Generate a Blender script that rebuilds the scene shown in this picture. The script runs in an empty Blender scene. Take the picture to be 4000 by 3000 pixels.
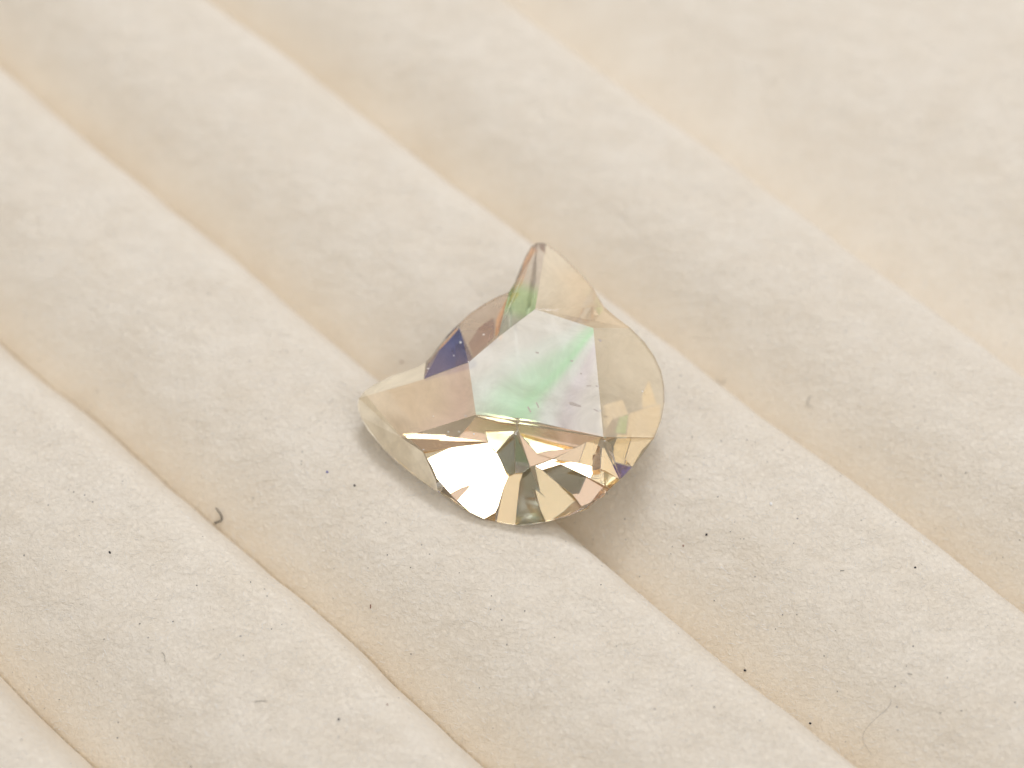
import bpy, math, random
import numpy as np
from mathutils import Vector, Matrix
from mathutils.bvhtree import BVHTree

# ------------------------------------------------------------------ camera
# 1 unit = 1 mm.  The camera looks along +Y, tilted down on the padded cloth.
SC = bpy.context.scene
COL = SC.collection
SC.unit_settings.system = 'METRIC'
SC.unit_settings.scale_length = 0.001
PITCH = math.radians(59.2)
FOV = math.radians(35.0)
H = 27.25
cd = bpy.data.cameras.new('camera')
cam = bpy.data.objects.new('camera', cd)
COL.objects.link(cam)
cam.location = (0, 0, H)
cam.rotation_euler = (math.pi / 2 - PITCH, 0, 0)
cd.sensor_fit = 'HORIZONTAL'
cd.angle = FOV
cd.clip_start = 0.1
cd.clip_end = 2000
cd.dof.use_dof = True
cd.dof.focus_distance = 29.7
cd.dof.aperture_fstop = cd.lens * 1e-3 / 1.0
SC.camera = cam

# ------------------------------------------------------------------ world, lamps, exposure
w = bpy.data.worlds.new('World')
SC.world = w
w.use_nodes = True
bg = w.node_tree.nodes['Background']
bg.inputs['Color'].default_value = (1.0, 0.96, 0.92, 1)
bg.inputs['Strength'].default_value = 0.42

GEM_AT = Vector((0.0, 16.3, 0.6))
LAMPS = {}


def softbox(name, az, el, dist, sx, sy, radiance, col):
    """Area lamp at azimuth (0 = beyond the gem, 90 = right) and elevation, aimed at the gem."""
    a, e = math.radians(az), math.radians(el)
    d = Vector((math.sin(a) * math.cos(e), math.cos(a) * math.cos(e), math.sin(e)))
    ld = bpy.data.lights.new(name, 'AREA')
    ld.shape = 'RECTANGLE'
    ld.size, ld.size_y = sx, sy
    ld.energy = radiance * math.pi * sx * sy
    ld.color = col
    lo = bpy.data.objects.new(name, ld)
    COL.objects.link(lo)
    lo.location = GEM_AT + d * dist
    q = (-d).to_track_quat('-Z', 'Y')
    lo.rotation_euler = q.to_euler()
    m = q.to_matrix()
    LAMPS[name] = (lo.location.copy(), m @ Vector((1, 0, 0)), m @ Vector((0, 1, 0)), d, sx / 2, sy / 2)


softbox('key_lamp', 12, 58, 150, 57, 46, 11.2, (0.885, 0.935, 1.09))
softbox('fill_lamp', 150, 70, 200, 230, 210, 0.95, (0.96, 0.96, 1.05))

SC.view_settings.view_transform = 'Standard'
SC.view_settings.look = 'None'
SC.view_settings.exposure = 0.08
SC.view_settings.gamma = 1.0
SC.render.engine = 'CYCLES'
cy = SC.cycles
cy.max_bounces = 16
cy.diffuse_bounces = 6
cy.glossy_bounces = 8
cy.transmission_bounces = 14
cy.sample_clamp_indirect = 6.0
cy.use_denoising = True

# ------------------------------------------------------------------ helpers
rng = random.Random(7)
CAM = Vector((0, 0, H))
FPX = 2000 / math.tan(FOV / 2)
SP, CP = math.sin(PITCH), math.cos(PITCH)


def ray(px, py):
    x, y = (px - 2000) / FPX, -(py - 1500) / FPX
    return Vector((x, CP + y * SP, -SP + y * CP)).normalized()


def tag(o, label=None, cat=None, group=None, kind=None):
    if label: o['label'] = label
    if cat: o['category'] = cat
    if group: o['group'] = group
    if kind: o['kind'] = kind
    return o


def empty(name, loc):
    o = bpy.data.objects.new(name, None)
    o.empty_display_size = 0.3
    o.location = loc
    COL.objects.link(o)
    return o


def mesh(name, verts, faces, mat, parent=None, smooth=False):
    me = bpy.data.meshes.new(name)
    me.from_pydata([tuple(v) for v in verts], [], faces)
    me.materials.append(mat)
    if smooth:
        me.polygons.foreach_set('use_smooth', [True] * len(me.polygons))
    me.update()
    o = bpy.data.objects.new(name, me)
    COL.objects.link(o)
    if parent:
        o.parent = parent
        o.matrix_parent_inverse = Matrix.Translation(-Vector(parent.location))
    return o


def vnoise(x, y, seed):
    """smooth value noise, -1..1"""
    xi, yi = np.floor(x).astype(np.int64), np.floor(y).astype(np.int64)
    fx, fy = x - xi, y - yi
    fx = fx * fx * fx * (fx * (fx * 6 - 15) + 10)
    fy = fy * fy * fy * (fy * (fy * 6 - 15) + 10)

    def h(i, j):
        n = (i * 374761393 + j * 668265263 + seed * 974711) & 0x7fffffff
        n = ((n ^ (n >> 13)) * 1274126177) & 0x7fffffff
        n = (n ^ (n >> 16)) & 0xffff
        return n / 32767.5 - 1
    a = h(xi, yi) * (1 - fx) + h(xi + 1, yi) * fx
    b = h(xi, yi + 1) * (1 - fx) + h(xi + 1, yi + 1) * fx
    return a * (1 - fy) + b * fy


class NT:
    def __init__(self, name):
        self.m = bpy.data.materials.new(name)
        self.m.use_nodes = True
        self.t = self.m.node_tree
        self.t.nodes.clear()

    def n(self, typ, **kw):
        nd = self.t.nodes.new(typ)
        for k, v in kw.items():
            if k.startswith('i_'):
                nd.inputs[k[2:].replace('_', ' ')].default_value = v
            else:
                setattr(nd, k, v)
        return nd

    def l(self, a, b):
        self.t.links.new(a, b)


# ------------------------------------------------------------------ materials
def cloth_material():
    k = NT('white_napped_cloth')
    out = k.n('ShaderNodeOutputMaterial')
    p = k.n('ShaderNodeBsdfPrincipled')
    tc = k.n('ShaderNodeTexCoord')
    # broad soft tone, fibre-fine tone
    n1 = k.n('ShaderNodeTexNoise', i_Scale=0.9, i_Detail=4.0, i_Roughness=0.6)
    n2 = k.n('ShaderNodeTexNoise', i_Scale=9.0, i_Detail=6.0, i_Roughness=0.7)
    mp = k.n('ShaderNodeMapping')
    mp.inputs['Rotation'].default_value = (0, 0, math.radians(20))
    mp.inputs['Scale'].default_value = (0.8, 1.15, 1.0)
    k.l(tc.outputs['Object'], mp.inputs['Vector'])
    k.l(tc.outputs['Object'], n1.inputs['Vector'])
    k.l(mp.outputs['Vector'], n2.inputs['Vector'])
    add = k.n('ShaderNodeMath', operation='ADD')
    k.l(n1.outputs['Fac'], add.inputs[0])
    k.l(n2.outputs['Fac'], add.inputs[1])
    r = k.n('ShaderNodeValToRGB')
    r.color_ramp.elements[0].position = 0.35
    r.color_ramp.elements[0].color = (0.885, 0.775, 0.60, 1)
    r.color_ramp.elements[1].position = 0.62
    r.color_ramp.elements[1].color = (0.955, 0.86, 0.695, 1)
    half = k.n('ShaderNodeMath', operation='MULTIPLY')
    half.inputs[1].default_value = 0.5
    k.l(add.outputs[0], half.inputs[0])
    k.l(half.outputs[0], r.inputs['Fac'])
    # fine soiling caught in the nap
    vo = k.n('ShaderNodeTexVoronoi', i_Scale=6.0)
    k.l(tc.outputs['Object'], vo.inputs['Vector'])
    lt = k.n('ShaderNodeMath', operation='LESS_THAN')
    lt.inputs[1].default_value = 0.11
    k.l(vo.outputs['Distance'], lt.inputs[0])
    sp_ = k.n('ShaderNodeSeparateColor')
    k.l(vo.outputs['Color'], sp_.inputs['Color'])
    gt = k.n('ShaderNodeMath', operation='GREATER_THAN')
    gt.inputs[1].default_value = 0.88
    k.l(sp_.outputs[0], gt.inputs[0])
    so = k.n('ShaderNodeMath', operation='MULTIPLY')
    k.l(lt.outputs[0], so.inputs[0])
    k.l(gt.outputs[0], so.inputs[1])
    so2 = k.n('ShaderNodeMath', operation='MULTIPLY')
    k.l(so.outputs[0], so2.inputs[0])
    k.l(sp_.outputs[1], so2.inputs[1])
    mx = k.n('ShaderNodeMix', data_type='RGBA')
    k.l(so2.outputs[0], mx.inputs['Factor'])
    k.l(r.outputs['Color'], mx.inputs['A'])
    mx.inputs['B'].default_value = (0.40, 0.36, 0.31, 1)
    k.l(mx.outputs['Result'], p.inputs['Base Color'])
    p.inputs['Roughness'].default_value = 0.75
    p.inputs['Specular IOR Level'].default_value = 0.25
    p.inputs['Sheen Weight'].default_value = 0.15
    p.inputs['Sheen Roughness'].default_value = 0.5
    # relief: crumpled nap, then fine fibre grain
    b1 = k.n('ShaderNodeTexNoise', i_Scale=2.3, i_Detail=8.0, i_Roughness=0.66, i_Distortion=0.5)
    k.l(mp.outputs['Vector'], b1.inputs['Vector'])
    b2 = k.n('ShaderNodeTexNoise', i_Scale=11.0, i_Detail=6.0, i_Roughness=0.75, i_Distortion=0.6)
    k.l(tc.outputs['Object'], b2.inputs['Vector'])
    bp1 = k.n('ShaderNodeBump', i_Strength=0.9, i_Distance=0.10)
    cm = k.n('ShaderNodeAttribute', attribute_name='nap')
    st = k.n('ShaderNodeMath', operation='MULTIPLY')
    st.inputs[1].default_value = 0.75
    k.l(cm.outputs['Fac'], st.inputs[0])
    k.l(st.outputs[0], bp1.inputs['Strength'])
    k.l(b1.outputs['Fac'], bp1.inputs['Height'])
    bp2 = k.n('ShaderNodeBump', i_Strength=0.9, i_Distance=0.05)
    k.l(b2.outputs['Fac'], bp2.inputs['Height'])
    k.l(bp1.outputs['Normal'], bp2.inputs['Normal'])
    k.l(bp2.outputs['Normal'], p.inputs['Normal'])
    k.l(p.outputs[0], out.inputs['Surface'])
    return k.m


def plain(name, col, rough=0.7, spec=0.3):
    k = NT(name)
    out = k.n('ShaderNodeOutputMaterial')
    p = k.n('ShaderNodeBsdfPrincipled')
    tc = k.n('ShaderNodeTexCoord')
    n = k.n('ShaderNodeTexNoise', i_Scale=30.0)
    k.l(tc.outputs['Object'], n.inputs['Vector'])
    mx = k.n('ShaderNodeMix', data_type='RGBA')
    mx.inputs['A'].default_value = (*[c * 0.8 for c in col], 1)
    mx.inputs['B'].default_value = (*[min(1, c * 1.2) for c in col], 1)
    k.l(n.outputs['Fac'], mx.inputs['Factor'])
    k.l(mx.outputs['Result'], p.inputs['Base Color'])
    p.inputs['Roughness'].default_value = rough
    p.inputs['Specular IOR Level'].default_value = spec
    k.l(p.outputs[0], out.inputs['Surface'])
    return k.m


IOR = 1.42


def opal(name, col, trans, rough=0.02, stops=None, axis=None, nscale=0.5, warp=0.5, fan=None, warm=(1.0, 0.96, 0.88), soak=0.36):
    """Milky glass; `stops` is a play-of-colour ramp running along `axis` through the stone."""
    k = NT(name)
    out = k.n('ShaderNodeOutputMaterial')
    p = k.n('ShaderNodeBsdfPrincipled')
    p.inputs['Base Color'].default_value = (*col, 1)
    if stops:
        tc = k.n('ShaderNodeTexCoord')
        nz = k.n('ShaderNodeTexNoise', i_Scale=nscale, i_Detail=1.0)
        k.l(tc.outputs['Object'], nz.inputs['Vector'])
        a, b = (on_plane(q, 0.4) - (GC - NG * 1.4) for q in axis)      # runs from a (0) to b (1)
        ab = (b - a) / (b - a).length_squared
        sb = k.n('ShaderNodeVectorMath', operation='SUBTRACT')
        sb.inputs[1].default_value = a + (b - a) * (0.5 * warp)
        k.l(tc.outputs['Object'], sb.inputs[0])
        dp = k.n('ShaderNodeVectorMath', operation='DOT_PRODUCT')
        dp.inputs[1].default_value = ab
        k.l(sb.outputs[0], dp.inputs[0])
        val = dp.outputs['Value']
        if fan:                                     # colours fan out round a pivot instead
            pv, d0, d1 = (on_plane(q, 0.4) for q in fan)
            ex = (d0 - pv).normalized()
            ey = d1 - pv
            ey = (ey - ex * ey.dot(ex)).normalized()
            sv = k.n('ShaderNodeVectorMath', operation='SUBTRACT')
            sv.inputs[1].default_value = pv - (GC - NG * 1.4)
            k.l(tc.outputs['Object'], sv.inputs[0])
            dx = k.n('ShaderNodeVectorMath', operation='DOT_PRODUCT')
            dx.inputs[1].default_value = ex
            dy = k.n('ShaderNodeVectorMath', operation='DOT_PRODUCT')
            dy.inputs[1].default_value = ey
            k.l(sv.outputs[0], dx.inputs[0])
            k.l(sv.outputs[0], dy.inputs[0])
            at = k.n('ShaderNodeMath', operation='ARCTAN2')
            k.l(dy.outputs['Value'], at.inputs[0])
            k.l(dx.outputs['Value'], at.inputs[1])
            sc_ = k.n('ShaderNodeMath', operation='MULTIPLY_ADD')
            sc_.inputs[1].default_value = 2 / math.pi
            sc_.inputs[2].default_value = -0.5 * warp
            k.l(at.outputs[0], sc_.inputs[0])
            val = sc_.outputs[0]
        mu = k.n('ShaderNodeMath', operation='MULTIPLY_ADD')
        mu.inputs[1].default_value = warp
        k.l(nz.outputs['Fac'], mu.inputs[0])
        k.l(val, mu.inputs[2])
        r = k.n('ShaderNodeValToRGB')
        r.color_ramp.interpolation = 'EASE'
        el = r.color_ramp.elements
        
        stops = [(s_, tuple(c_ * t_ for c_, t_ in zip(c, warm))) for s_, c in stops]
        for s, c in stops[1:-1]:
            e = el.new(s)
            e.color = (*c, 1)
        el[0].position, el[0].color = stops[0][0], (*stops[0][1], 1)
        el[-1].position, el[-1].color = stops[-1][0], (*stops[-1][1], 1)
        k.l(mu.outputs[0], r.inputs['Fac'])
        k.l(r.outputs['Color'], p.inputs['Base Color'])
    p.inputs['Transmission Weight'].default_value = 1.0
    p.inputs['IOR'].default_value = IOR
    p.inputs['Roughness'].default_value = rough
    # the milk in the stone: throws part of the light back and lets part soak through
    di = k.n('ShaderNodeBsdfDiffuse')
    tl = k.n('ShaderNodeBsdfTranslucent')
    for nd in (di, tl):
        if stops: k.l(r.outputs['Color'], nd.inputs['Color'])
        else: nd.inputs['Color'].default_value = (*col, 1)
    m1 = k.n('ShaderNodeMixShader')
    m1.inputs[0].default_value = soak
    k.l(di.outputs[0], m1.inputs[1])
    k.l(tl.outputs[0], m1.inputs[2])
    gl = k.n('ShaderNodeBsdfGlossy')                 # polish on top of the milk
    gl.inputs['Roughness'].default_value = rough
    fr = k.n('ShaderNodeFresnel')
    fr.inputs['IOR'].default_value = IOR
    m2 = k.n('ShaderNodeMixShader')
    k.l(fr.outputs[0], m2.inputs[0])
    k.l(m1.outputs[0], m2.inputs[1])
    k.l(gl.outputs[0], m2.inputs[2])
    m3 = k.n('ShaderNodeMixShader')
    cn = k.n('ShaderNodeTexNoise', i_Scale=1.1, i_Detail=4.0, i_Roughness=0.6, i_Distortion=0.8)   # the milk lies in drifting veils
    tv_ = k.n('ShaderNodeTexCoord')
    k.l(tv_.outputs['Object'], cn.inputs['Vector'])
    mr = k.n('ShaderNodeMapRange', clamp=True)
    mr.inputs['From Min'].default_value = 0.3
    mr.inputs['From Max'].default_value = 0.7
    mr.inputs['To Min'].default_value = (1 - trans) * 0.72
    mr.inputs['To Max'].default_value = min(1.0, (1 - trans) * 1.28)
    k.l(cn.outputs['Fac'], mr.inputs['Value'])
    k.l(mr.outputs['Result'], m3.inputs[0])
    k.l(p.outputs[0], m3.inputs[1])
    k.l(m2.outputs[0], m3.inputs[2])
    k.l(m3.outputs[0], out.inputs['Surface'])
    return k.m


def mirror(name, col, rough=0.04, metal=0.8, scratch=0.0, col2=None, axis=None, through=0.45):
    """Mirror plate added inside the stone, standing in for total internal reflection."""
    k = NT(name)
    out = k.n('ShaderNodeOutputMaterial')
    p = k.n('ShaderNodeBsdfPrincipled')
    p.inputs['Base Color'].default_value = (*col, 1)
    p.inputs['Metallic'].default_value = metal
    p.inputs['Roughness'].default_value = rough
    tc = k.n('ShaderNodeTexCoord')
    if col2:
        a, b = (on_plane(q, 0.0) - (GC - NG * 1.4) for q in axis)
        sb = k.n('ShaderNodeVectorMath', operation='SUBTRACT')
        sb.inputs[1].default_value = a
        k.l(tc.outputs['Object'], sb.inputs[0])
        dp = k.n('ShaderNodeVectorMath', operation='DOT_PRODUCT')
        dp.inputs[1].default_value = (b - a) / (b - a).length_squared
        k.l(sb.outputs[0], dp.inputs[0])
        nz = k.n('ShaderNodeTexNoise', i_Scale=2.0, i_Detail=4.0)
        k.l(tc.outputs['Object'], nz.inputs['Vector'])
        ad = k.n('ShaderNodeMath', operation='MULTIPLY_ADD')
        ad.inputs[1].default_value = 0.7
        k.l(nz.outputs['Fac'], ad.inputs[0])
        k.l(dp.outputs['Value'], ad.inputs[2])
        of = k.n('ShaderNodeMath', operation='SUBTRACT', use_clamp=True)
        of.inputs[1].default_value = 0.35
        k.l(ad.outputs[0], of.inputs[0])
        mx = k.n('ShaderNodeMix', data_type='RGBA')
        mx.inputs['A'].default_value = (*col, 1)
        mx.inputs['B'].default_value = (*col2, 1)
        k.l(of.outputs[0], mx.inputs['Factor'])
        k.l(mx.outputs['Result'], p.inputs['Base Color'])
    mp = k.n('ShaderNodeMapping')
    mp.inputs['Rotation'].default_value = (0, 0, math.radians(25))
    mp.inputs['Scale'].default_value = (2.0, 14.0, 3.0)
    k.l(tc.outputs['Object'], mp.inputs['Vector'])
    n = k.n('ShaderNodeTexNoise', i_Scale=2.2, i_Detail=5.0, i_Roughness=0.7)
    k.l(mp.outputs['Vector'], n.inputs['Vector'])
    b = k.n('ShaderNodeBump', i_Strength=0.15 + scratch, i_Distance=0.0022)
    k.l(n.outputs['Fac'], b.inputs['Height'])
    k.l(b.outputs['Normal'], p.inputs['Normal'])
    tr = k.n('ShaderNodeBsdfTransparent')            # part of the light passes through and warms the cloth below
    tr.inputs['Color'].default_value = (1.0, 0.86, 0.62, 1)
    ms = k.n('ShaderNodeMixShader')
    ms.inputs[0].default_value = through
    k.l(p.outputs[0], ms.inputs[1])
    k.l(tr.outputs[0], ms.inputs[2])
    k.l(ms.outputs[0], out.inputs['Surface'])
    return k.m


CLOTH = cloth_material()
DARK = plain('dark_dust', (0.03, 0.028, 0.03))
RED = plain('red_brown_fibre', (0.22, 0.07, 0.04))
BLUE = plain('blue_dust', (0.05, 0.07, 0.35))
GREY = plain('grey_fibre', (0.22, 0.21, 0.18))
HAIR = plain('black_fibre', (0.012, 0.009, 0.012), 0.8, 0.05)
PALE = plain('pale_grey_fibre', (0.45, 0.42, 0.37))
INCL = plain('grey_brown_inclusion', (0.52, 0.45, 0.38))
WHITE = plain('white_fibre', (0.95, 0.90, 0.80), 0.3, 0.8)

# ------------------------------------------------------------------ the padded cloth
PHI = math.radians(42.7)
UD = Vector((math.sin(PHI), math.cos(PHI), 0))      # across the rolls, away from the camera
TD = Vector((math.cos(PHI), -math.sin(PHI), 0))     # along the rolls
PERIOD = 0.164 * H
RH = 1.33                                            # height of a roll over its crease

pad = empty('display_pad', (0, 16, -1.6))
tag(pad, 'off-white napped cloth pad of parallel soft rolls under the opal', 'display pad')
bvh_v, bvh_f = [], []


def axis_steps(a, b, lo, hi, fine, coarse):
    out, t = [], a
    while t < b:
        out.append(t)
        t += fine if lo <= t < hi else coarse
    out.append(b)
    return np.array(out)


LINES = {1: (0.0, 0.02641, 1.45652, -13.5, -11), 2: (-0.00212, -0.03121, 5.8364, -19, -6.3), 3: (0.00038, 0.01313, 10.3697, -24.9, -1.5),
         4: (0.00006, -0.00065, 14.78621, -22.2, -1.1), 5: (-0.00046, -0.03935, 18.84995, -18, -3.9)}


def crease(t, k):
    """where roll k meets roll k+1; the seams of the pad are not quite straight"""
    if k in LINES:
        a, b_, c, t0, t1 = LINES[k]
        tc = np.clip(t, t0, t1)
        u = a * tc * tc + b_ * tc + c
    else:
        u = PERIOD * k - 0.116 * H + t * 0
    return u + 0.37 + 0.05 * vnoise(t * 0.45 + 5.3 * k, t * 0 + 3.1 * k, 11) + 0.013 * vnoise(t * 1.7, t * 0 + 9.7 * k, 12)


for K in [k for k in range(-3, 13) if k != 7]:                # the sixth seam runs out: one broad pad beyond it
    tt = axis_steps(-60, 50, -32, 14, 0.10, 0.8)
    n_u = 73
    th = np.linspace(-1, 1, n_u)
    v = np.where(th > 0, np.sin(th * math.pi / 2), th)                     # closer together by the creases
    T, V = np.meshgrid(tt, v, indexing='ij')
    lo_u = crease(T, K - 1)
    hi_u = crease(T, K + 1 if K == 6 else K)
    Uc = (lo_u + hi_u) / 2 + V * (hi_u - lo_u) / 2 
    far = 1 - np.clip((V - 0.15) / 0.85, 0, 1) ** 8
    near = 1 - np.clip((0.15 - V) / 1.15, 0, 1) ** 2.1
    prof = np.where(V > 0.15, far, near)
    Z = RH * (prof - 1)
    X = TD.x * T + UD.x * Uc
    Y = TD.y * T + UD.y * Uc
    calm = np.clip(prof * 1.25, 0.15, 1)
    D = (0.05 * vnoise(X * 0.42, Y * 0.42, 1) + 0.016 * vnoise(X * 1.3 + Y * 0.5, Y * 1.9, 2)
         + 0.012 * vnoise(X * 3.1, Y * 4.4, 3) + 0.006 * vnoise(X * 7, Y * 10, 4)) * calm
    Z = Z + D
    nt = len(tt)
    verts = np.stack([X, Y, Z], -1).reshape(-1, 3)
    idx = np.arange(nt * n_u).reshape(nt, n_u)
    f = np.stack([idx[:-1, :-1], idx[1:, :-1], idx[1:, 1:], idx[:-1, 1:]], -1).reshape(-1, 4)
    faces = f.tolist()
    vl = verts.tolist()
    base = len(bvh_v)
    bvh_v.extend(vl)
    bvh_f.extend((f + base).tolist())
    # close the roll underneath
    nb = len(vl)
    vl = vl + [(x, y, -2.6) for x, y, _ in (verts[idx[:, 0]]).tolist()] + [(x, y, -2.6) for x, y, _ in (verts[idx[:, -1]]).tolist()]
    for i in range(nt - 1):
        a0, a1 = nb + i, nb + i + 1
        b0, b1 = nb + nt + i, nb + nt + i + 1
        faces.append([int(idx[i + 1, 0]), int(idx[i, 0]), a0, a1])
        faces.append([int(idx[i, -1]), int(idx[i + 1, -1]), b1, b0])
        faces.append([a0, b0, b1, a1])
    faces.append([nb] + [int(i) for i in idx[0, :]] + [nb + nt])
    faces.append([nb + nt - 1, nb + 2 * nt - 1] + [int(i) for i in idx[-1, ::-1]])
    ro = mesh('roll', vl, faces, CLOTH, pad, smooth=True)
    nap_ = np.ones(len(vl))
    nap_[:nb] = (np.clip((V + 1.0) / 0.55, 0.25, 1) * np.clip((0.97 - V) / 0.40, 0.22, 1)).reshape(-1)
    ro.data.attributes.new('nap', 'FLOAT', 'POINT').data.foreach_set('value', nap_.astype(np.float32))

CLOTH_BVH = BVHTree.FromPolygons(bvh_v, bvh_f)
del bvh_v, bvh_f


def on_cloth(px, py):
    h, n, _, _ = CLOTH_BVH.ray_cast(CAM, ray(px, py))
    if n.z < 0: n = -n
    return h, n


# ------------------------------------------------------------------ the opal
def zx(p):
    """sheet coordinates of the stone's drawing -> photograph pixels"""
    return 1350 + p[0] * 0.7836, 880 + p[1] * 0.7836


E_N = math.radians(74)
NG = Vector((-0.09, -math.cos(E_N), math.sin(E_N))).normalized()   # the stone's axis
GC = CAM + ray(*zx((860, 780))) * 1.0
h0 = (H - 0.92) / -(ray(*zx((860, 780))).z)
GC = CAM + ray(*zx((860, 780))) * h0


def on_plane(p, off, n=NG, c=None):
    c = (GC + NG * off) if c is None else c
    d = ray(*zx(p))
    return CAM + d * ((c - CAM).dot(n) / d.dot(n))


OUT = [  # the stone's outline (cat's head), clockwise from the upper ear's tip
    (1000, 90), (1030, 110), (1080, 150), (1140, 210), (1190, 262), (1230, 310), (1255, 350), (1290, 408), (1350, 460),
    (1420, 512), (1490, 582), (1540, 655), (1573, 725), (1588, 800), (1590, 880), (1575, 965), (1540, 1058), (1490, 1130),
    (1430, 1205), (1370, 1266), (1290, 1340), (1200, 1412), (1100, 1453), (1000, 1478), (930, 1492), (870, 1497), (800, 1488),
    (745, 1477), (690, 1465), (620, 1432), (560, 1392), (520, 1362), (460, 1330), (420, 1300), (330, 1240), (255, 1180), (180, 1105),
    (110, 1020), (75, 955), (60, 905), (66, 862), (95, 826), (150, 788), (225, 752), (300, 728), (360, 706), (400, 682),
    (430, 650), (460, 608), (510, 545), (565, 490), (620, 440), (690, 392), (760, 355), (815, 332), (838, 295), (868, 220),
    (898, 150), (925, 105), (955, 86)]
NO = len(OUT)
T1, T2, T3, T4, T5 = (945, 418), (1235, 512), (1285, 1055), (650, 944), (612, 685)
T6, T7 = (868, 962), (757, 561)
TZ = 0.62
I1, I2, I3, I4, I5 = (390, 768), (105, 850), (280, 1060), (385, 1130), (450, 1270)

tv = {k: on_plane(p, TZ) for k, p in zip('1234567', (T1, T2, T3, T4, T5, T6, T7))}
iv = {'a': on_plane(I1, 0.43), 'b': on_plane(I2, 0.14), 'c': on_plane(I3, 0.16), 'd': on_plane(I4, 0.14), 'e': on_plane(I5, 0.06)}
ov = [on_plane(p, 0.0) for p in OUT]
lv = [v - NG * 0.30 + (GC - v).normalized() * 0.02 for v in ov]
CUL = on_plane((880, 930), 0) - NG * 1.02


def oi(p):
    return min(range(NO), key=lambda i: (OUT[i][0] - p[0]) ** 2 + (OUT[i][1] - p[1]) ** 2)


def arc(a, b):
    i, j, out = oi(a), oi(b), []
    while True:
        out.append(i)
        if i == j: return [ov[q] for q in out]
        i = (i + 1) % NO


def idx_arc(a, b):
    i, j, out = oi(a), oi(b), [oi(a)]
    while i != j:
        i = (i + 1) % NO
        out.append(i)
    return out


def ray_plane(p, a, b, c):
    n = (b - a).cross(c - a)
    d = ray(*zx(p))
    return CAM + d * ((a - CAM).dot(n) / d.dot(n))


# lift the girdle's upper edge so that each crown facet is flat (the edge runs in shallow scallops)
want_at = {}
for a_, b_, k1, k2 in (((1000, 90), (1420, 512), '1', '2'), ((1420, 512), (1540, 1058), '2', '3'), ((1370, 1266), (460, 1330), '4', '3'),
                       ((565, 490), (815, 332), '5', '7')):
    ids = idx_arc(a_, b_)
    mid = ov[ids[len(ids) // 2]]
    for i in ids:
        want_at.setdefault(i, []).append(ray_plane(OUT[i], tv[k1], tv[k2], mid))
for i, ps in want_at.items():
    p = sum(ps, Vector()) / len(ps)
    hgt = (p - GC).dot(NG)
    ov[i] = on_plane(OUT[i], max(-0.16, min(0.22, hgt)))
lv = [v - NG * 0.15 + (GC - v).normalized() * 0.05 for v in ov]
iv['b'] = ray_plane(I2, tv['5'], tv['4'], iv['a'])
iv['c'] = ray_plane(I3, tv['5'], tv['4'], iv['a'])
chin_mid = ov[oi((1000, 1478))]
for k_, p_ in (('d', I4), ('e', I5)):
    iv[k_] = ray_plane(p_, tv['4'], tv['3'], chin_mid)
print('rim', {k_: round((v_ - GC).dot(NG), 2) for k_, v_ in iv.items()})

TABLE_STOPS = [(0.0, (0.98, 0.95, 0.92)), (0.13, (0.98, 0.94, 0.93)), (0.26, (0.93, 0.87, 0.93)), (0.35, (0.90, 0.93, 0.91)), (0.44, (0.66, 0.97, 0.70)), (0.50, (0.73, 0.97, 0.77)),
               (0.64, (0.93, 0.98, 0.94)), (0.76, (0.98, 0.96, 0.94)), (1.0, (0.98, 0.94, 0.92))]
M_TABLE = opal('opal_table', (0.9, 0.85, 0.8), 0.33, 0.03, TABLE_STOPS, ((820, 560), (1200, 900)), 0.8, 0.22, ((1350, 420), (1350, 900), (800, 420)), (1.0, 0.98, 0.86), 0.08)
M_HONEY = opal('opal_honey', (0.97, 0.86, 0.70), 0.5, 0.03, [(0.0, (1.0, 0.90, 0.73)), (0.4, (1.0, 0.83, 0.61)), (0.6, (1.0, 0.86, 0.60)), (1.0, (1.0, 0.86, 0.64))],
               ((900, 300), (1500, 900)), 0.8, 0.8, soak=0.12)
M_PALE = opal('opal_pale', (1.0, 0.90, 0.73), 0.86)
M_CHEEK = opal('opal_cheek', (1.0, 0.87, 0.65), 0.6, soak=0.12)
M_EAR = opal('opal_lower_ear', (1.0, 0.83, 0.64), 0.45, 0.02, [(0.0, (1.0, 0.86, 0.66)), (0.5, (1.0, 0.83, 0.63)), (0.8, (1.0, 0.79, 0.66)), (1.0, (0.98, 0.84, 0.68))],
             ((100, 850), (650, 1000)), 0.8, 0.4, soak=0.12)
M_RIM = opal('opal_rim', (1.0, 0.88, 0.65), 0.34, soak=0.05)
M_CLEAR = opal('opal_clear', (0.99, 0.97, 0.92), 0.97)
M_GREEN = opal('opal_green_flash', (0.80, 0.95, 0.72), 0.62, 0.03,
               [(0.0, (0.95, 0.87, 0.80)), (0.22, (0.94, 0.86, 0.78)), (0.5, (0.64, 0.93, 0.52)), (0.75, (0.60, 0.90, 0.52)), (1.0, (0.72, 0.78, 0.70))],
               ((960, 180), (830, 480)), 0.6, 0.3)
M_NAVY = opal('opal_navy_flash', (0.75, 0.75, 0.85), 0.96)
M_MAUVE = opal('opal_mauve_flash', (0.97, 0.78, 0.62), 0.72)
M_PAV = opal('opal_pavilion', (0.99, 0.97, 0.92), 0.98, 0.015)
M_GIRDLE = opal('opal_girdle', (0.95, 0.86, 0.70), 0.8, 0.25)

gem = empty('faceted_opal', GC - NG * 1.4)
tag(gem, "translucent honey-white opal faceted in the outline of a cat's head, lying across the rolls", 'gemstone')
shell_v, shell_f = [], []


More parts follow.
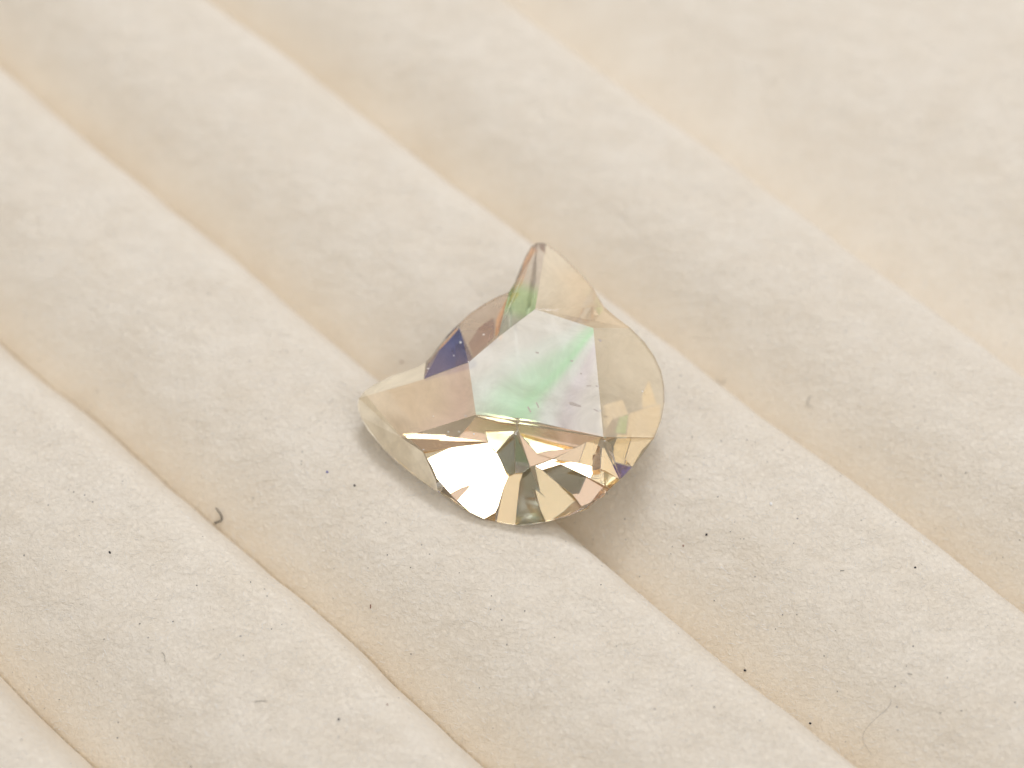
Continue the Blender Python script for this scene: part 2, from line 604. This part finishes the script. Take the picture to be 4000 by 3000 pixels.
def add_face(name, pts, mat, outward, label=None):
    n2 = Vector()
    c = sum(pts, Vector()) / len(pts)
    for i in range(len(pts)):
        n2 += (pts[i] - c).cross(pts[(i + 1) % len(pts)] - c)
    if n2.dot(outward) < 0: pts = pts[::-1]
    me = bpy.data.meshes.new(name)
    me.from_pydata([tuple(p - gem.location) for p in pts], [], [list(range(len(pts)))])
    me.materials.append(mat)
    o = bpy.data.objects.new(name, me)
    COL.objects.link(o)
    o.parent = gem
    if label: o['label'] = label
    me.calc_loop_triangles()
    b = len(shell_v)
    shell_v.extend(tuple(p) for p in pts)
    shell_f.extend([b + i for i in t.vertices] for t in me.loop_triangles)
    return o


add_face('table_facet', [tv[k] for k in '1236457'], M_TABLE, NG, 'milky white five-sided table with a green band')
N_TABLE = len(shell_f)
CROWN = [
    # upper ear, right half and brow
    ([tv['1']] + arc((1000, 90), (1420, 512)) + [tv['2']], M_HONEY, None),
    # right cheek
    ([tv['2']] + arc((1420, 512), (1540, 1058)) + [tv['3']], M_CHEEK, None),
    # lower right
    ([tv['3']] + arc((1540, 1058), (1370, 1266)), M_PALE, None),
    # chin
    ([tv['4'], tv['6'], tv['3']] + arc((1370, 1266), (460, 1330)) + [iv['e'], iv['d'], iv['c']], M_CLEAR, None),
    # lower ear
    ([tv['5'], tv['4'], iv['c'], iv['b'], iv['a']], M_EAR, None),
    # rim of the lower ear
    ([iv['c'], iv['d'], iv['e']] + arc((460, 1330), (66, 862)) + [iv['b']], M_RIM, None),
    ([iv['b']] + arc((66, 862), (400, 682)) + [iv['a']], M_RIM, None),
    # between the ears
    ([tv['5'], iv['a']] + arc((400, 682), (565, 490)), M_NAVY, 'dark blue facet between the ears'),
    ([tv['5']] + arc((565, 490), (815, 332)) + [tv['7']], M_MAUVE, 'mauve facet between the ears'),
    ([tv['1'], tv['7']] + arc((815, 332), (1000, 90)), M_GREEN, 'facet with a green flash below the upper ear'),
]
for pts, m, lab in CROWN:
    add_face('crown_facet', pts, m, NG, lab)

# girdle: one thin band, and pavilion faces down to the culet
gv = [tuple(p - gem.location) for p in ov + lv]
gf = []
for i in range(NO):
    j = (i + 1) % NO
    q = [i, j, NO + j, NO + i]
    c = sum((Vector(gv[a]) for a in q), Vector()) / 4
    nn = (Vector(gv[q[1]]) - Vector(gv[q[0]])).cross(Vector(gv[q[2]]) - Vector(gv[q[0]]))
    ctr = GC - gem.location
    if nn.dot(c - ctr) < 0: q = q[::-1]
    gf.append(q)
me = bpy.data.meshes.new('girdle')
me.from_pydata(gv, [], gf)
me.materials.append(M_GIRDLE)
o = bpy.data.objects.new('girdle', me)
COL.objects.link(o)
o.parent = gem
b = len(shell_v)
shell_v.extend(tuple(p) for p in ov + lv)
shell_f.extend([b + a for a in q] for q in gf)

BREAKS = [oi(p) for p in ((1000, 90), (1290, 408), (1588, 800), (1370, 1266), (1000, 1478), (690, 1465), (420, 1300), (66, 862), (400, 682), (620, 440), (815, 332))]
for a, bq in zip(BREAKS, BREAKS[1:] + BREAKS[:1]):
    ids, i = [a], a
    while i != bq:
        i = (i + 1) % NO
        ids.append(i)
    vs = [lv[i] for i in ids] + [CUL]
    cv = len(ids)
    fs = []
    for q in range(len(ids) - 1):
        t = [q, q + 1, cv]
        nn = (vs[t[1]] - vs[t[0]]).cross(vs[t[2]] - vs[t[0]])
        if nn.dot(NG) > 0: t = t[::-1]
        fs.append(t)
    me = bpy.data.meshes.new('pavilion_facet')
    me.from_pydata([tuple(v - gem.location) for v in vs], [], fs)
    me.materials.append(M_PAV)
    o = bpy.data.objects.new('pavilion_facet', me)
    COL.objects.link(o)
    o.parent = gem
    b = len(shell_v)
    shell_v.extend(tuple(v) for v in vs)
    shell_f.extend([b + x for x in t] for t in fs)
SHELL = BVHTree.FromPolygons(shell_v, shell_f)


# --- mirror plates added under the crown, each tilted to catch lamp or dark room
def refract(d, n, eta):
    c = -d.dot(n)
    k = 1 - eta * eta * (1 - c * c)
    if k < 0: return None
    return (d * eta + n * (eta * c - math.sqrt(k))).normalized()


def enter(p):
    for s_ in range(12):
        d = ray(*zx((p[0] + (900 - p[0]) * 0.006 * s_, p[1] + (900 - p[1]) * 0.006 * s_)))
        h, n, _, _ = SHELL.ray_cast(CAM, d)
        if h is not None: break
    else:
        return None
    if n.dot(d) > 0: n = -n
    return h, refract(d, n, 1 / IOR)


def leave(o, d):
    """follow a ray out of the stone; gives (point, direction) or None"""
    for _ in range(7):
        h, n, fi, _ = SHELL.ray_cast(o + d * 1e-4, d)
        if h is None: return o, d, -1
        if n.dot(d) > 0: n = -n
        r = refract(d, n, IOR)
        if r is not None: return h, r, fi
        d = d - n * (2 * d.dot(n))
        o = h
    return None


def sees(o, d, fi, want):
    f = {'W': 0.8, 'D': 1.2, 'T': 0.9}[want]
    for nm, c in (('key_lamp', 'W'), ('fill_lamp', 'T')):
        p, ax, ay, dn, hx, hy = LAMPS[nm]
        q = d.dot(dn)
        if q <= 0.05: continue
        h = o + d * ((p - o).dot(dn) / q) - p
        g = f if c == want or want == 'D' else 1.1
        if abs(h.dot(ax)) < hx * g and abs(h.dot(ay)) < hy * g: return c
    return 'C' if d.z < 0 else 'D'


M_REFL = mirror('opal_inner_reflection', (1.0, 0.86, 0.58), 0.05)
M_SCR = mirror('opal_inner_reflection_scratched', (0.98, 0.88, 0.62), 0.12, 0.85, 0.5)
M_MINT = mirror('opal_inner_mint', (0.72, 0.92, 0.62), 0.05, 0.6)
M_DUSK = mirror('opal_inner_dark_room', (0.62, 0.65, 0.55), 0.035, 0.9, 0.12, through=0.24)  # darker copy of the plates: the dark room's reflection put into the tint
M_BRIGHT = mirror('opal_inner_lit', (1.0, 0.86, 0.58), 0.04, 0.9, through=0.12)  # lit copy of the plates: stronger mirror so the lamp shows white
M_STRAW = mirror('opal_inner_straw', (1.0, 0.93, 0.74), 0.06, 0.8, through=0.4)
M_PINK = mirror('opal_inner_pink', (0.97, 0.79, 0.62), 0.05)
M_BROWN = mirror('opal_inner_amber', (0.84, 0.68, 0.48), 0.05, through=0.25)
M_VIOLET = mirror('opal_inner_violet', (0.30, 0.20, 0.72), 0.05, 0.7, through=0.08)
M_LEAF = mirror('opal_inner_green', (0.50, 0.70, 0.30), 0.05, 0.7, through=0.2)

M_NAVYR = mirror('opal_inner_navy', (0.22, 0.27, 0.58), 0.06, 0.85, 0.0, (0.55, 0.46, 0.58), ((590, 570), (450, 710)), 0.08)
M_MAUVER = mirror('opal_inner_mauve', (0.45, 0.40, 0.60), 0.06, 0.8, 0.0, (0.72, 0.56, 0.56), ((720, 460), (620, 660)))
NV, MV = M_NAVYR, M_MAUVER
M_AMBER = mirror('opal_bevel_refraction', (1.0, 0.62, 0.30), 0.06, 0.5, through=0.3)  # orange light refracted by the bevels, put into the plate colour
R, S, PK, BR, VI, LF = M_REFL, M_SCR, M_PINK, M_BROWN, M_VIOLET, M_LEAF
PLATES = [
    # points, target (W lamp, T soft light, D dark room), material, label
    ([(650, 948), (800, 950), (862, 972), (860, 990), (760, 978)], 'W', M_BRIGHT),
    ([(866, 965), (900, 965), (975, 1001), (866, 990)], '=', M_BRIGHT),
    ([(650, 955), (760, 982), (850, 998), (850, 1022), (695, 1022), (705, 1083), (560, 1062)], 'T', PK),
    ([(858, 994), (1080, 1028), (1283, 1058), (1197, 1082), (1140, 1110), (866, 1034)], 'T', PK),
    ([(866, 1036), (1140, 1111), (1020, 1124), (955, 1138)], 'W', M_BRIGHT),
    ([(695, 1026), (842, 1026), (750, 1130), (712, 1084)], 'W', M_BRIGHT),
    ([(846, 1040), (868, 1070), (920, 1205), (885, 1232), (846, 1236)], 'D', M_DUSK),
    ([(920, 1205), (972, 1332), (930, 1315), (996, 1481), (846, 1500), (852, 1430), (868, 1282), (885, 1232)], 'D', M_DUSK),
    ([(752, 1128), (844, 1040), (844, 1236), (818, 1246), (800, 1228)], 'D', M_DUSK),
    ([(866, 1040), (955, 1140), (1030, 1164), (945, 1195), (920, 1203)], 'T', PK),
    ([(957, 1139), (1022, 1126), (1140, 1113), (1032, 1163)], 'T', PK),
    ([(1197, 1083), (1142, 1112), (1036, 1166), (1162, 1184)], 'T', BR),
    ([(1286, 1058), (1200, 1083), (1165, 1185), (1228, 1200)], 'T', R),
    ([(1288, 1060), (1302, 1096), (1270, 1213), (1228, 1226), (1230, 1198)], 'D', BR),
    ([(1303, 1097), (1370, 1262), (1272, 1213)], 'T', R),
    ([(947, 1201), (1032, 1168), (1120, 1180), (1070, 1190), (980, 1218)], 'W', M_BRIGHT),
    ([(1120, 1180), (1160, 1186), (1228, 1202), (1228, 1226), (1270, 1214), (1371, 1264), (1320, 1312), (1200, 1250), (1072, 1190)], 'W', M_BRIGHT),
    ([(1085, 1453), (1120, 1428), (1215, 1400), (1180, 1428)], 'T', R),
    ([(982, 1219), (1072, 1192), (1200, 1252), (1165, 1336), (1130, 1340), (1075, 1300)], 'D', M_DUSK),
    ([(1202, 1252), (1320, 1313), (1282, 1346), (1176, 1400), (1131, 1340), (1166, 1337)], 'T', PK),
    ([(945, 1206), (978, 1220), (1074, 1301), (1130, 1341), (1175, 1402), (1090, 1452), (1000, 1478), (972, 1420), (946, 1318), (1005, 1362), (972, 1332)], 'T', S),
    ([(884, 1233), (867, 1282), (851, 1430), (846, 1500), (752, 1479), (790, 1300), (812, 1247), (845, 1237)], 'T', R),
    ([(388, 1130), (550, 1106), (712, 1086), (750, 1131), (800, 1230), (816, 1248), (788, 1302), (630, 1292), (580, 1307), (522, 1337), (455, 1260), (430, 1200)], 'W', M_BRIGHT),
    ([(788, 1302), (760, 1400), (745, 1432), (690, 1463), (620, 1430), (558, 1372), (630, 1292)], '=', M_BRIGHT),
    ([(522, 1339), (580, 1308), (628, 1294), (556, 1374)], 'T', PK),
    ([(692, 1466), (748, 1433), (746, 1478)], 'D', R),
    ([(285, 1040), (345, 1036), (500, 1052), (690, 1076), (560, 1076), (310, 1062)], 'W', M_BRIGHT),
    ([(320, 1064), (560, 1078), (705, 1085), (550, 1104), (388, 1128)], 'D', PK),
    # right-hand side
    ([(1290, 1055), (1300, 1020), (1330, 968), (1362, 958), (1340, 1057)], 'D', BR),
    ([(1342, 1057), (1364, 957), (1408, 943), (1396, 1057)], 'T', LF),
    ([(1298, 1062), (1352, 1062), (1332, 1127)], 'D', M_DUSK),
    ([(1354, 1062), (1422, 1062), (1388, 1190), (1346, 1180), (1334, 1128)], 'T', S),
    ([(1344, 1184), (1428, 1208), (1374, 1262)], 'D', VI),
    ([(1482, 912), (1478, 850), (1512, 772), (1550, 890)], 'T', M_STRAW),
    ([(1284, 896), (1380, 870), (1408, 940), (1330, 966), (1298, 1018), (1288, 1000)], 'T', M_STRAW),
    ([(1400, 1054), (1412, 940), (1482, 916), (1568, 892), (1570, 960), (1538, 1054)], 'T', M_STRAW),
    ([(1426, 1062), (1534, 1062), (1488, 1128), (1430, 1200), (1394, 1190)], 'T', M_STRAW),
    # between the ears and on the upper ear
    ([(566, 514), (634, 664), (612, 684), (436, 764), (392, 766), (412, 690), (472, 618)], 'D', NV),
    ([(735, 458), (745, 500), (738, 560), (638, 656), (612, 590), (665, 510)], 'D', MV),
    ([(938, 94), (988, 92), (1004, 146), (950, 120)], 'D', MV),
    ([(930, 110), (948, 122), (912, 195), (880, 290), (856, 330), (826, 330), (862, 262), (890, 180)], 'T', M_AMBER),
    ([(826, 334), (850, 336), (800, 420), (758, 548), (744, 552), (752, 470), (790, 392)], 'T', M_AMBER),
    ([(552, 516), (562, 516), (470, 614), (412, 688), (400, 700), (440, 648), (490, 580)], 'T', M_AMBER),
]
GR = GC + NG * 0.0
EDGE = [Vector((p[0], p[1], 0)) for p in OUT]


def edge_dist(p):
    q = Vector((p[0], p[1], 0))
    return min((q - e).length for e in EDGE) * 0.0039


n_frames, placed, done = [], None, {}
E1 = Vector((1, 0, 0))
E1 = (E1 - NG * E1.dot(NG)).normalized()
E2 = NG.cross(E1)


def clear_of(q, r, own, reach):
    """whether the reflected ray gets away without meeting another mirror plate"""
    if placed is None: return True
    h, n, fi, dist = placed[0].ray_cast(q + r * 0.01, r, reach)
    return h is None or placed[1][fi] == own


def settle(num, pts, want):
    cx, cyy = sum(p[0] for p in pts) / len(pts), sum(p[1] for p in pts) / len(pts)
    ent = [(p, enter(p)) for p in pts]
    inner = [((p[0] * .75 + cx * .25), (p[1] * .75 + cyy * .25)) for p in pts]
    probes = [e for e in [enter((cx, cyy))] + [enter(p) for p in inner] if e]
    c0, d0 = probes[0]
    depth = 0.11 + 0.36 * min(edge_dist((cx, cyy)), 1.6)
    c = c0 + d0 * depth
    if want == '=':                                  # same plane as the piece before
        _, c, bn, best = done[num - 1][:4]
    else:
        away = (GC - c)
        away -= NG * away.dot(NG)
        nat = (NG + away.normalized() * 0.35).normalized()
        best, bn = -1e9, nat
        for ia in range(0, 36):
            for ir in range(0, 18):
                if ir == 0 and ia: continue
                s = ir * 0.04
                a = ia * math.tau / 36
                n = (NG + E1 * (s * math.cos(a)) + E2 * (s * math.sin(a))).normalized()
                ok, ts = 0, []
                for (h, d) in probes:
                    if d.dot(n) > -0.2: ok -= 1; continue
                    t = (c - h).dot(n) / d.dot(n)
                    ts.append(t)
                    q = h + d * t
                    r = d - n * (2 * d.dot(n))
                    lv_ = leave(q, r)
                    got = sees(*lv_, want) if lv_ else 'X'
                    if got == want and not clear_of(q, r, num, 1.2): got = 'X'
                    ok += 1 if got == want else (0.35 if (want, got) in (('T', 'C'), ('D', 'C')) else -0.25)
                if len(ts) > 1: ok -= len(probes) * 1.2 * max(0.0, max(ts) - min(ts) - 0.45)
                sc = ok / len(probes) - 0.25 * math.acos(max(-1, min(1, n.dot(nat))))
                if sc > best: best, bn = sc, n
        t_min = min((c - h).dot(bn) / d.dot(bn) for p, (h, d) in ent)
        if t_min < 0.02: c = c + d0 * (0.02 - t_min)
    vs = [h + d * max(0.01, (c - h).dot(bn) / d.dot(bn)) for p, (h, d) in ent]
    return vs, c, bn, best


for turn in range(2):
    for num, (pts, want, mat) in enumerate(PLATES):
        done[num] = settle(num, pts, want)
    pv_, pf_, own_ = [], [], []
    for num in range(len(PLATES)):
        b0, vs = len(pv_), done[num][0]
        pv_.extend(tuple(v) for v in vs)
        for i in range(1, len(vs) - 1):
            pf_.append((b0, b0 + i, b0 + i + 1))
            own_.append(num)
    placed = (BVHTree.FromPolygons(pv_, pf_), own_)

for num, (pts, want, mat) in enumerate(PLATES):
    vs, c, bn, best = done[num]
    n_frames.append((num, want, round(best, 2)))
    k = len(vs)
    nn = Vector()
    for i in range(k): nn += (vs[i] - c).cross(vs[(i + 1) % k] - c)
    if nn.dot(bn) < 0: vs = vs[::-1]
    low = [v - NG * 0.01 for v in vs]
    fs = [list(range(k)), list(range(2 * k - 1, k - 1, -1))] + [[i, k + i, k + (i + 1) % k, (i + 1) % k] for i in range(k)]
    me = bpy.data.meshes.new('mirror_plate')
    me.from_pydata([tuple(v - gem.location) for v in vs + low], [], fs)
    me.materials.append(mat)
    o = bpy.data.objects.new('mirror_plate', me)
    COL.objects.link(o)
    o.parent = gem
print('PLATES', n_frames)

# small dark inclusions just under the table
for pix in ([(1112, 884), (1128, 880), (1172, 898), (1176, 906), (1150, 903), (1120, 895)], [(1232, 915), (1278, 920), (1276, 930), (1250, 928)],
            [(905, 905), (912, 904), (926, 930), (920, 934)], [(948, 884), (954, 882), (966, 908), (960, 910)], [(946, 630), (964, 634), (962, 640), (948, 637)],
            [(1200, 797), (1225, 798), (1224, 803), (1202, 803)], [(1246, 797), (1266, 800), (1264, 806), (1248, 805)], [(1120, 672), (1136, 674), (1132, 680), (1122, 679)],
            [(1170, 735), (1180, 738), (1176, 744), (1169, 741)], [(1262, 568), (1278, 572), (1272, 582), (1262, 578)], [(592, 945), (606, 946), (602, 956), (593, 953)]):
    top = []
    for q in pix:
        h, n, _i, _d = SHELL.ray_cast(CAM, ray(*zx(q)))
        top.append(h + n * (0.0025 if n.dot(NG) > 0 else -0.0025))
    k = len(top)
    low = [v - NG * 0.006 for v in top]
    me = bpy.data.meshes.new('inclusion')
    me.from_pydata([tuple(v - gem.location) for v in top + low], [], [list(range(k)), list(range(2 * k - 1, k - 1, -1))] + [[i, k + i, k + (i + 1) % k, (i + 1) % k] for i in range(k)])
    me.materials.append(INCL)
    o = bpy.data.objects.new('inclusion', me)
    COL.objects.link(o)
    o.parent = gem

# tiny glints on the facets, added as white flecks of dust
for (x, y), r_ in zip(((574, 585), (688, 546), (414, 716), (612, 681), (540, 650), (438, 952), (512, 1030), (566, 1029), (640, 1040), (485, 1042), (1480, 828), (1290, 1075), (850, 1042), (388, 1118)),
                      (11, 8, 7, 6, 5, 5, 6, 6, 6, 5, 6, 6, 7, 5)):
    top = []
    for q in range(7):
        a = q * math.tau / 7 + 0.3
        rr = r_ * rng.uniform(0.45, 1.0)
        h, n, _i, _d = SHELL.ray_cast(CAM, ray(*zx((x + rr * math.cos(a), y + rr * 0.7 * math.sin(a)))))
        if n.dot(NG) < 0: n = -n
        top.append(h + n * 0.008)
    k = len(top)
    low = [v - NG * 0.008 for v in top]
    c = sum(top, Vector()) / k + NG * 0.006
    me = bpy.data.meshes.new('white_fleck')
    me.from_pydata([tuple(v - gem.location) for v in top + low + [c]], [], [[i, (i + 1) % k, 2 * k] for i in range(k)] + [list(range(2 * k - 1, k - 1, -1))] + [[i, k + i, k + (i + 1) % k, (i + 1) % k] for i in range(k)])
    me.materials.append(WHITE)
    o = bpy.data.objects.new('white_fleck', me)
    COL.objects.link(o)
    o.parent = gem

# ------------------------------------------------------------------ lint and dust on the cloth
def tube(name, pix, r0, r1, mat, lift=0.012, flat=False):
    """a fibre following photograph pixels, lying on the cloth"""
    pts = []
    for p in pix:
        h, n = on_cloth(*p)
        pts.append(h + n * (r0 + lift))
    # smooth
    fine = []
    for i in range(len(pts) - 1):
        p0, p1, p2, p3 = pts[max(i - 1, 0)], pts[i], pts[i + 1], pts[min(i + 2, len(pts) - 1)]
        for s in range(4):
            t = s / 4
            fine.append(0.5 * ((2 * p1) + (p2 - p0) * t + (2 * p0 - 5 * p1 + 4 * p2 - p3) * t * t + (3 * p1 - p0 - 3 * p2 + p3) * t ** 3))
    fine.append(pts[-1])
    org = fine[0].copy()
    vs, fs = [], []
    for i, p in enumerate(fine):
        d = (fine[min(i + 1, len(fine) - 1)] - fine[max(i - 1, 0)]).normalized()
        a = d.cross(Vector((0, 0, 1))).normalized()
        b = a.cross(d)
        r = r0 + (r1 - r0) * i / (len(fine) - 1)
        for s in range(6):
            th = s * math.tau / 6
            vs.append(p + (a * math.cos(th) + b * math.sin(th)) * r - org)
    for i in range(len(fine) - 1):
        for s in range(6):
            fs.append([i * 6 + s, i * 6 + (s + 1) % 6, i * 6 + 6 + (s + 1) % 6, i * 6 + 6 + s])
    fs.append([5, 4, 3, 2, 1, 0])
    fs.append([len(vs) - 6 + s for s in range(6)])
    me = bpy.data.meshes.new(name)
    me.from_pydata([tuple(v) for v in vs], [], fs)
    me.materials.append(mat)
    me.polygons.foreach_set('use_smooth', [True] * len(me.polygons))
    o = bpy.data.objects.new(name, me)
    o.location = org
    COL.objects.link(o)
    return o


def hk(x, y): return 700 + x * 0.2412, 1800 + y * 0.2412


hook = tube('lint_fibre', [hk(*p) for p in ((620, 762), (648, 798), (688, 850), (712, 905), (714, 940), (698, 966), (650, 985), (600, 1005))], 0.011, 0.014, HAIR, 0.035)
tag(hook, 'black hooked fibre lying in the crease left of the opal', 'fibre')
foot = tube('fibre_root', [hk(606, 976), hk(601, 1000), hk(594, 1024)], 0.007, 0.005, HAIR, 0.03)
foot.parent = hook
foot.matrix_parent_inverse = Matrix.Translation(-hook.location)

FIBRES = [
    ([(3480, 2728), (3473, 2760), (3404, 2823), (3372, 2868), (3378, 2906), (3407, 2950)], 0.0026, PALE, 'long thin grey hair curving near the bottom right corner'),
    ([(1449, 2361), (1449, 2376)], 0.009, RED, 'short upright red-brown fibre below the opal to the left'),
    ([(633, 2549), (643, 2560), (645, 2585)], 0.005, GREY, 'faint brown bent fibre on the lowest left roll'),
    ([(994, 2742), (1010, 2739), (1044, 2740)], 0.005, GREY, 'thin dark fibre beside the crease at bottom left'),
    ([(2803, 1478), (2805, 1491), (2818, 1496), (2831, 1490), (2829, 1480)], 0.005, GREY, 'small curled grey fibre right of the opal, near the crease'),
    ([(3172, 1548), (3159, 1556), (3154, 1572), (3160, 1586), (3175, 1589)], 0.005, GREY, 'pale ring-like fibre on the slope right of the opal'),
    ([(3282, 2230), (3298, 2229)], 0.006, GREY, 'short dark dash of fibre on the right-hand roll'),
    ([(3546, 2632), (3562, 2634)], 0.006, GREY, 'short dark dash of fibre low on the right-hand roll'),
]
for pix, r, m, lab in FIBRES:
    tag(tube('lint_fibre', pix, r, r * 0.8, m, 0.008), lab, 'fibre', 'fibres on the cloth')


def speck(px, py, size, mat, label, group):
    h, n = on_cloth(px, py)
    r = size * 0.0037 / 2
    vs, fs = [], []
    ell = rng.uniform(0.55, 1.0)
    ang = rng.uniform(0, math.pi)
    rings = [(0, 1.0), (0.6, 0.75)]
    for z, s in rings:
        for q in range(7):
            th = q * math.tau / 7
            rr = r * s * rng.uniform(0.8, 1.15)
            x, y = rr * math.cos(th), rr * ell * math.sin(th)
            vs.append((x * math.cos(ang) - y * math.sin(ang), x * math.sin(ang) + y * math.cos(ang), z * r))
    vs.append((0, 0, r * 0.85))
    for q in range(7):
        fs.append([q, (q + 1) % 7, 7 + (q + 1) % 7, 7 + q])
        fs.append([7 + q, 7 + (q + 1) % 7, 14])
    fs.append(list(range(6, -1, -1)))
    me = bpy.data.meshes.new('dust_speck')
    me.from_pydata(vs, [], fs)
    me.materials.append(mat)
    o = bpy.data.objects.new('dust_speck', me)
    o.location = h + n * 0.004
    o.rotation_euler = n.to_track_quat('Z', 'Y').to_euler()
    COL.objects.link(o)
    tag(o, label, 'speck', group)


SMALL = [(345, 951), (611, 981), (818, 1148), (830, 1371), (1221, 1322), (984, 1240), (532, 1468), (528, 1846), (383, 1528), (934, 1666),
         (1177, 1813), (1039, 1635), (288, 1922), (989, 1945), (1121, 1374), (769, 2287), (546, 2437), (676, 2428), (380, 2660), (232, 2732),
         (459, 2882), (1057, 2851), (951, 2560), (979, 2274), (1043, 2329), (792, 2096), (407, 2497), (1101, 2440), (1061, 2457), (746, 2995),
         (1597, 2806), (1873, 2687), (1980, 2518), (1604, 2217), (1794, 2238), (2050, 2387), (2056, 2592), (1920, 2328), (2245, 2043), (2316, 2107),
         (2499, 2252), (2441, 2027), (2627, 2135), (2621, 2164), (2378, 2664), (2401, 2697), (2167, 2490), (2408, 2523), (2347, 2285), (2637, 1972),
         (2363, 2618), (1513, 2168), (1678, 2165), (1917, 2380), (2853, 2077), (3057, 2401), (3113, 2400), (3051, 2436), (3030, 2457), (3264, 2463),
         (3219, 2562), (3701, 2647), (3497, 2681), (3521, 2670), (3983, 2109), (3918, 2177), (3673, 2785), (3756, 2777), (3965, 2744), (2790, 2346),
         (3271, 2700), (2790, 2763), (2978, 2839), (3541, 2601), (2893, 2105), (2906, 2105), (3100, 2122), (3777, 2583), (2652, 1512), (3239, 1525),
         (2733, 1594), (2704, 1707), (2694, 1872), (3080, 1729), (3282, 1860), (3584, 1670), (3676, 1857), (3773, 1847), (2804, 1941), (2676, 1816),
         (2916, 1665), (3361, 1745), (3652, 1457), (2997, 1806), (1467, 1135), (2020, 931), (2521, 1309), (2522, 1328)]
def zone(px, py):
    h, _ = on_cloth(px, py)
    u, t = h.dot(UD), h.dot(TD)
    for k in range(0, 9):
        if u < float(crease(np.array([t]), k)[0]): return k
    return 9


ORD = ['first', 'second', 'third', 'fourth', 'fifth', 'sixth', 'seventh', 'eighth', 'ninth', 'tenth', 'eleventh', 'twelfth', 'thirteenth', 'fourteenth',
       'fifteenth', 'sixteenth', 'seventeenth', 'eighteenth', 'nineteenth', 'twentieth']
ROLLS = {0: 'lowest roll', 1: 'lowest roll', 2: 'second lowest roll', 3: 'roll under the opal', 4: 'roll beyond the opal', 5: 'next roll beyond'}
zones = {}
for p in SMALL:
    kz = zone(*p)
    side = 'left of the opal' if p[0] < 1400 else 'right of the opal' if p[0] > 2600 else 'below the opal' if p[1] > 1500 else 'above the opal'
    part = ''
    if side == 'right of the opal' and kz == 4:
        part = ' high' if p[1] < 2000 else ' low' if p[1] > 2430 else ' midway'
    zones.setdefault((side, ROLLS.get(kz, 'far roll'), part), []).append(p)
for (side, roll, part), ps in zones.items():
    for i, p in enumerate(sorted(ps)):
        pale = rng.random() < 0.5
        lab = f"{ORD[i]} tiny speck from left,{part} on {roll}, {side}" if len(ps) > 1 else f'lone tiny dark speck on the {roll}, {side}'
        speck(*p, rng.uniform(4.5, 8), GREY if pale else DARK, lab, 'tiny dark specks on the cloth')
BIG = [((429, 2158), 17, DARK, 'largest black speck, on the roll at lower left below the hooked fibre'),
       ((2760, 2088), 15, DARK, 'oval black speck on the roll right of the opal, near its lower edge'),
       ((1385, 1896), 13, DARK, 'black speck left of the opal, just below its lower ear'),
       ((1323, 2810), 14, DARK, 'flat black speck beside the crease at the bottom edge'),
       ((2910, 2618), 16, DARK, 'dark speck at the crease at lower right, upper of two'),
       ((3165, 2825), 14, DARK, 'dark speck at the crease at lower right, lower of two'),
       ((3575, 2217), 12, DARK, 'purplish dark speck high on the right-hand roll'),
       ((1278, 1844), 13, BLUE, 'blue speck of dust left of the opal'),
       ((1569, 1413), 14, RED, 'red-brown speck just outside the notch above the lower ear'),
       ((2669, 2132), 11, RED, 'reddish speck right of the opal next to dark specks'),
       ((1512, 2753), 11, RED, 'reddish speck near the bottom crease'),
       ((3011, 1969), 22, WHITE, 'white tuft of lint on the roll right of the opal')]
for p, s, m, lab in BIG:
    speck(*p, s, m, lab, 'larger specks on the cloth')

# ------------------------------------------------------------------ loose nap on the cloth: too many fibres to count
fv, ff = [], []
for _ in range(14000):
    px, py = rng.uniform(-150, 4150), rng.uniform(-100, 3100)
    h, n, _i, _d = CLOTH_BVH.ray_cast(CAM, ray(px, py))
    if h is None or n.z < 0.35: continue
    ln = rng.uniform(0.04, 0.15)
    a = rng.gauss(math.radians(20), 1.0)
    d = Vector((math.cos(a), math.sin(a), 0))
    d = (d - n * d.dot(n)).normalized()
    sd = n.cross(d)
    bend = rng.uniform(-0.5, 0.5)
    r = rng.uniform(0.0018, 0.0034)
    rise = rng.uniform(0.0, 0.012)
    b0 = len(fv)
    for i in range(4):
        s_ = i / 3
        c = h + d * (ln * (s_ - 0.5)) + sd * (bend * ln * (s_ - 0.5) ** 2 * 2) + n * (0.003 + rise * math.sin(s_ * math.pi))
        for q in range(3):
            th = q * math.tau / 3
            fv.append(tuple(c + sd * (r * math.cos(th)) + n * (r * math.sin(th))))
    for i in range(3):
        for q in range(3):
            ff.append([b0 + i * 3 + q, b0 + i * 3 + (q + 1) % 3, b0 + i * 3 + 3 + (q + 1) % 3, b0 + i * 3 + 3 + q])
nap = mesh('nap_fibres', fv, ff, WHITE, pad)
nap['kind'] = 'stuff'
